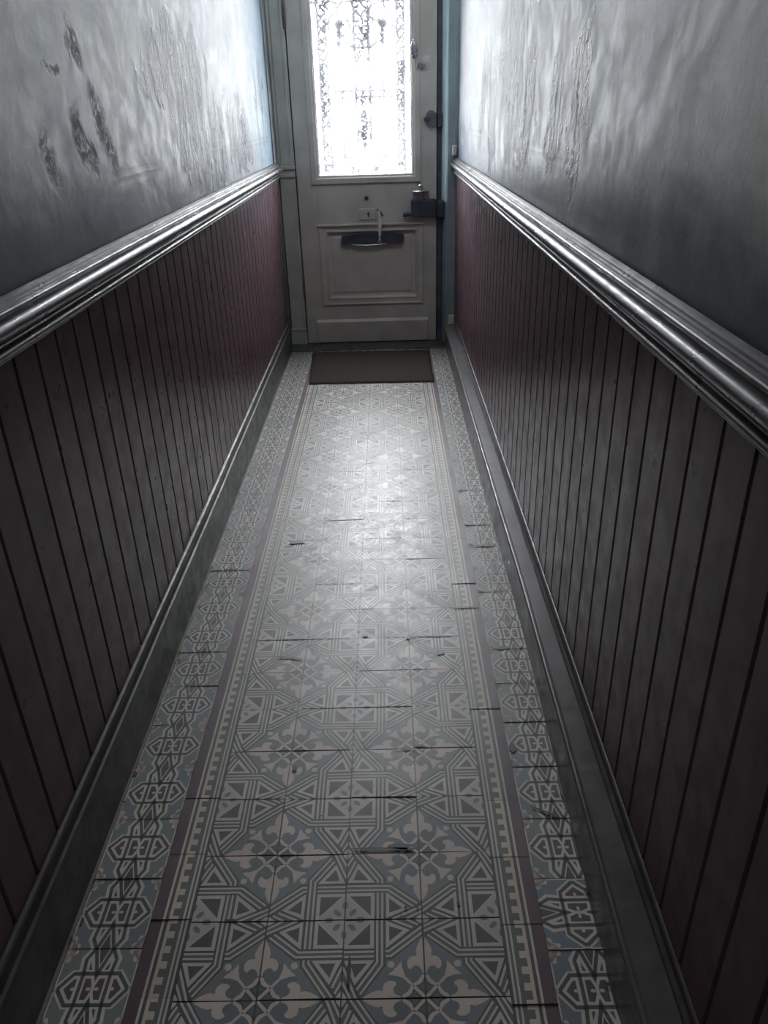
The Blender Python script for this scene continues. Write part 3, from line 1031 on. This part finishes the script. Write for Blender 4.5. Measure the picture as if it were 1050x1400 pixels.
def cluster(bm):
    blob(bm, CX, 11.15, .30, .18, 46)
    blob(bm, CX, 8.75, .22, .50, 60)
    blob(bm, CX - .02, 8.50, .42, .25, 50)
    for z0 in (11.6, 12.0, 12.45, 12.9, 13.4):
        for s in (1, -1):
            wire(bm, ring(CX + s * .17, z0, .15, 0, 320, 12), .011, .02)
    wire(bm, ring(CX, 11.72, .60, 180, 360, 14, .30), .012, .025)
    for s in (1, -1):
        wire(bm, ring(CX + s * .62, 12.6, .28, 90, 300, 12), .011, .025)
        wire(bm, ring(CX + s * .55, 13.35, .34, -60, 200, 14), .012, .025)
        wire(bm, ring(CX + s * 1.15, 13.45, .34, -30, 260, 14), .012, .025)
        wire(bm, ring(CX + s * 1.1, 12.85, .2, 0, 270, 10), .011, .025)
    for k in range(9):
        z = 8.3 + k * .17
        wire(bm, [(CX - .1, z), (CX, z + .1), (CX + .1, z), (CX, z - .1), (CX - .1, z)], .009, .03)
    blob(bm, CX, 12.4, .26, .9, 70)
    blob(bm, CX, 13.4, .9, .4, 70)
sub('scrollwork', cluster)
for x in (.40, 3.52):
    def spray(bm, x=x):
        blob(bm, x, 10.62, .065, .48, 60)
        blob(bm, x + .01, 9.45, .065, .48, 60)
    sub('leaf_spray', spray)

# door furniture
bm = B(); lathe(bm, [(.03, -.06), (.065, -.06), (.085, -.03), (.085, .03)], (1.96, 28.99, 6.05), 'y', 16)
obj('peephole', bm, M_navy, dr)
bm = B()
box(bm, 1.61, 2.34, 28.93, 29.01, 5.20, 5.66, .03)
pl = obj('lock_plate', bm, paint('painted_over_plate', (.47, .46, .43), .38, .1), dr)
bm = B(); lathe(bm, [(.05, -.02), (.05, .02)], (2.02, 28.92, 5.46), 'y', 12); box(bm, 1.995, 2.045, 28.905, 28.94, 5.32, 5.46)
obj('keyhole', bm, M_navy, pl)
# letter flap
fl = B()
out = [(.80, 4.30), (.86, 4.22), (1.28, 4.25), (1.5, 4.21), (2.5, 4.21), (2.75, 4.24), (3.40, 4.24), (3.47, 4.31), (3.50, 4.56), (3.42, 4.62), (2.9, 4.64), (1.4, 4.64), (1.15, 4.60), (.86, 4.58)]
fa = [fl.verts.new((x, 28.91, z)) for x, z in out]
fb = [fl.verts.new((x, 29.10, z)) for x, z in out]
fl.faces.new(fa); fl.faces.new(fb[::-1])
for i in range(len(out)):
    fl.faces.new((fa[i], fa[(i + 1) % len(out)], fb[(i + 1) % len(out)], fb[i]))
lfo = obj('letter_flap', fl, M_navy, dr)
bm = B(); tube(bm, [(1.3, 28.905, 4.245), (1.5, 28.885, 4.215), (1.95, 28.87, 4.205), (2.45, 28.885, 4.215), (2.7, 28.905, 4.25)], [.014, .022, .024, .022, .014], 8)
obj('flap_lip', bm, M_steel, lfo, smooth=60)
# rim lock
bm = B(); box(bm, 3.80, 4.84, 28.66, 29.02, 5.30, 5.96, .025)
for x, z in ((3.88, 5.88), (3.88, 5.38), (4.7, 5.88), (4.7, 5.38)):
    lathe(bm, [(.01, -.012), (.03, -.006), (.03, .006)], (x, 28.655, z), 'y', 10)
rl = obj('rim_lock', bm, M_navy, dr)
bm = B(); tube(bm, [(3.84, 28.80, 5.40), (3.66, 28.80, 5.40), (3.52, 28.80, 5.385), (3.46, 28.80, 5.38)], [.075, .085, .10, .075], 12)
obj('latch_pull', bm, M_navy, rl, smooth=50)
bm = B()
lathe(bm, [(.085, 5.95), (.085, 6.00), (.055, 6.03), (.05, 6.20), (.075, 6.23), (.34, 6.275), (.365, 6.30), (.34, 6.318), (.09, 6.335), (.06, 6.36), (.085, 6.42), (.09, 6.50), (.06, 6.54)], (4.20, 28.80, 0), 'z', 24)
obj('turn_knob', bm, M_steel, rl, smooth=40)
# keeper belongs to the frame
bm = B(); box(bm, 4.87, 5.16, 28.68, 29.0, 5.26, 5.90, .03)
obj('lock_keeper', bm, M_navy, fr)
# night latch
bm = B()
lathe(bm, [(.03, -.16), (.16, -.15), (.20, -.10), (.20, .02)], (4.62, 28.98, 9.02), 'y', 20)
box(bm, 4.52, 4.84, 28.80, 29.01, 8.62, 9.14, .03)
nl = obj('night_latch', bm, paint('dull_pewter_paint', (.10, .11, .13), .4, .15), dr)
bm = B(); box(bm, 4.34, 4.60, 28.76, 28.90, 8.83, 8.98, .025)
obj('latch_knob', bm, M_navy, nl)
bm = B(); box(bm, 4.89, 5.08, 28.86, 29.14, 8.62, 9.10, .02)
obj('latch_keeper', bm, M_navy, fr)
# casement handle, turn catch
bm = B()
lathe(bm, [(.02, -.05), (.27, -.045), (.33, -.015), (.33, .02), (.30, .05)], (3.985, 28.83, 11.28), 'y', 28)
for v in bm.verts:
    v.co.x = 3.985 + (v.co.x - 3.985) * .36
ch = obj('casement_handle', bm, metal('dull_pewter', (.36, .35, .42), .3, .7), wfo, smooth=50)
bm = B()
for k in range(25):
    pass
tube(bm, [(3.985 + .125 * math.cos(math.radians(t)), 28.80, 11.28 + .335 * math.sin(math.radians(t))) for t in range(70, 300, 10)], .016, 8)
obj('handle_rim', bm, M_steel, ch, smooth=60)
bm = B(); box(bm, 4.06, 4.26, 28.80, 28.95, 10.66, 10.86, .03); box(bm, 4.24, 4.42, 28.85, 28.93, 10.70, 10.82, .02)
obj('turn_catch', bm, metal('tarnished_metal', (.30, .30, .34), .4, .8), wfo)
bm = B(); lathe(bm, [(.03, -.07), (.10, -.06), (.14, -.035), (.23, -.02), (.26, 0), (.26, .02)], (4.47, 28.985, 10.85), 'y', 24)
obj('catch_rose', bm, M_door, dr, smooth=40)
# hinges
for z in (2.58, 12.6):
    bm = B()
    lathe(bm, [(.03, -.50), (.055, -.47), (.06, -.16), (.045, -.155), (.045, -.145), (.06, -.14), (.06, .14), (.045, .145), (.045, .155), (.06, .16), (.055, .47), (.03, .50)], (-.895, 28.94, z), 'z', 14)
    obj('hinge', bm, paint('dark_hinge_paint', (.13, .125, .115), .4, .2), dr, smooth=40)

# ------------------------------------------------------------------ things
# door mat
rm = random.Random(9)
bm = B()
NX, NY = 60, 54
c00, c10, c11, c01 = (-.36, 23.12), (4.45, 23.0), (4.45, 27.34), (-.56, 27.46)
grid = []
for j in range(NY + 1):
    row = []
    for i in range(NX + 1):
        u, v = i / NX, j / NY
        x = (c00[0] * (1 - u) + c10[0] * u) * (1 - v) + (c01[0] * (1 - u) + c11[0] * u) * v
        y = (c00[1] * (1 - u) + c10[1] * u) * (1 - v) + (c01[1] * (1 - u) + c11[1] * u) * v
        e = min(i, NX - i, j, NY - j)
        if e == 0:
            x += rm.uniform(-.02, .02); y += rm.uniform(-.025, .025)
        z = (.028 if e == 0 else .085) + rm.uniform(-.010, .012)
        row.append(bm.verts.new((x, y, z)))
    grid.append(row)
for j in range(NY):
    for i in range(NX):
        bm.faces.new((grid[j][i], grid[j][i + 1], grid[j + 1][i + 1], grid[j + 1][i]))
edge = [grid[0][i] for i in range(NX + 1)] + [grid[j][NX] for j in range(1, NY + 1)] + [grid[NY][i] for i in range(NX - 1, -1, -1)] + [grid[j][0] for j in range(NY - 1, 0, -1)]
low = [bm.verts.new((v.co.x, v.co.y, .014)) for v in edge]
for i in range(len(edge)):
    k = (i + 1) % len(edge)
    bm.faces.new((edge[i], low[i], low[k], edge[k]))
dm = obj('doormat', bm, M_coir, smooth=60)
tag(dm, 'dark brown worn doormat lying on the tiles before the front door', 'doormat')

# cord with hook by the lock plate
cd = empty('pull_cord', (2.44, 28.9, 4.2))
tag(cd, 'thin cream cord hanging from a hook over the letter flap', 'cord')
bm = B(); tube(bm, [(2.42, 28.99, 5.62), (2.42, 28.90, 5.60), (2.50, 28.88, 5.52), (2.58, 28.90, 5.42), (2.62, 28.97, 5.36)], [.03, .035, .03, .03, .02], 8)
obj('hook', bm, M_brown, cd, smooth=60)
bm = B(); tube(bm, [(2.46, 28.86, 5.56), (2.475, 28.84, 5.35), (2.465, 28.85, 5.16), (2.50, 28.85, 5.12), (2.49, 28.85, 4.98), (2.48, 28.86, 4.62), (2.46, 28.87, 4.52)], [.030, .036, .050, .080, .080, .070, .03], 8)
obj('cord', bm, M_cord, cd, smooth=60)
bm = B()
tube(bm, [(2.46, 28.87, 4.55), (2.47, 28.87, 4.46), (2.45, 28.87, 4.38)], [.02, .045, .03], 8)
tube(bm, [(2.43, 28.87, 4.42), (2.41, 28.87, 4.30), (2.40, 28.875, 4.22)], [.014, .012, .010], 6)
tube(bm, [(2.48, 28.87, 4.42), (2.51, 28.87, 4.30), (2.52, 28.875, 4.20)], [.014, .012, .010], 6)
obj('knot', bm, M_cord, cd, smooth=60)

def wall_box(x0, x1, y0, y1, z0, z1, label):
    r = empty('junction_box', ((x0 + x1) / 2, y1, z0))
    tag(r, label, 'junction box')
    obj('body', box(B(), x0, x1, y0, y1, z0, z1, .02), M_white, r)
    obj('lid', box(B(), x0 + .012, x1 - .012, y0 - .035, y0 + .01, z0 + .02, z1 - .02, .015), M_white, r)
    return r
wall_box(5.44, 5.62, 28.24, 28.41, 7.60, 7.97, 'small white plastic box on the right post just above the right dado rail end')
wall_box(5.36, 5.60, 28.16, 28.41, .86, 1.30, 'small white plastic box low on the post by the end of the boxed skirting')
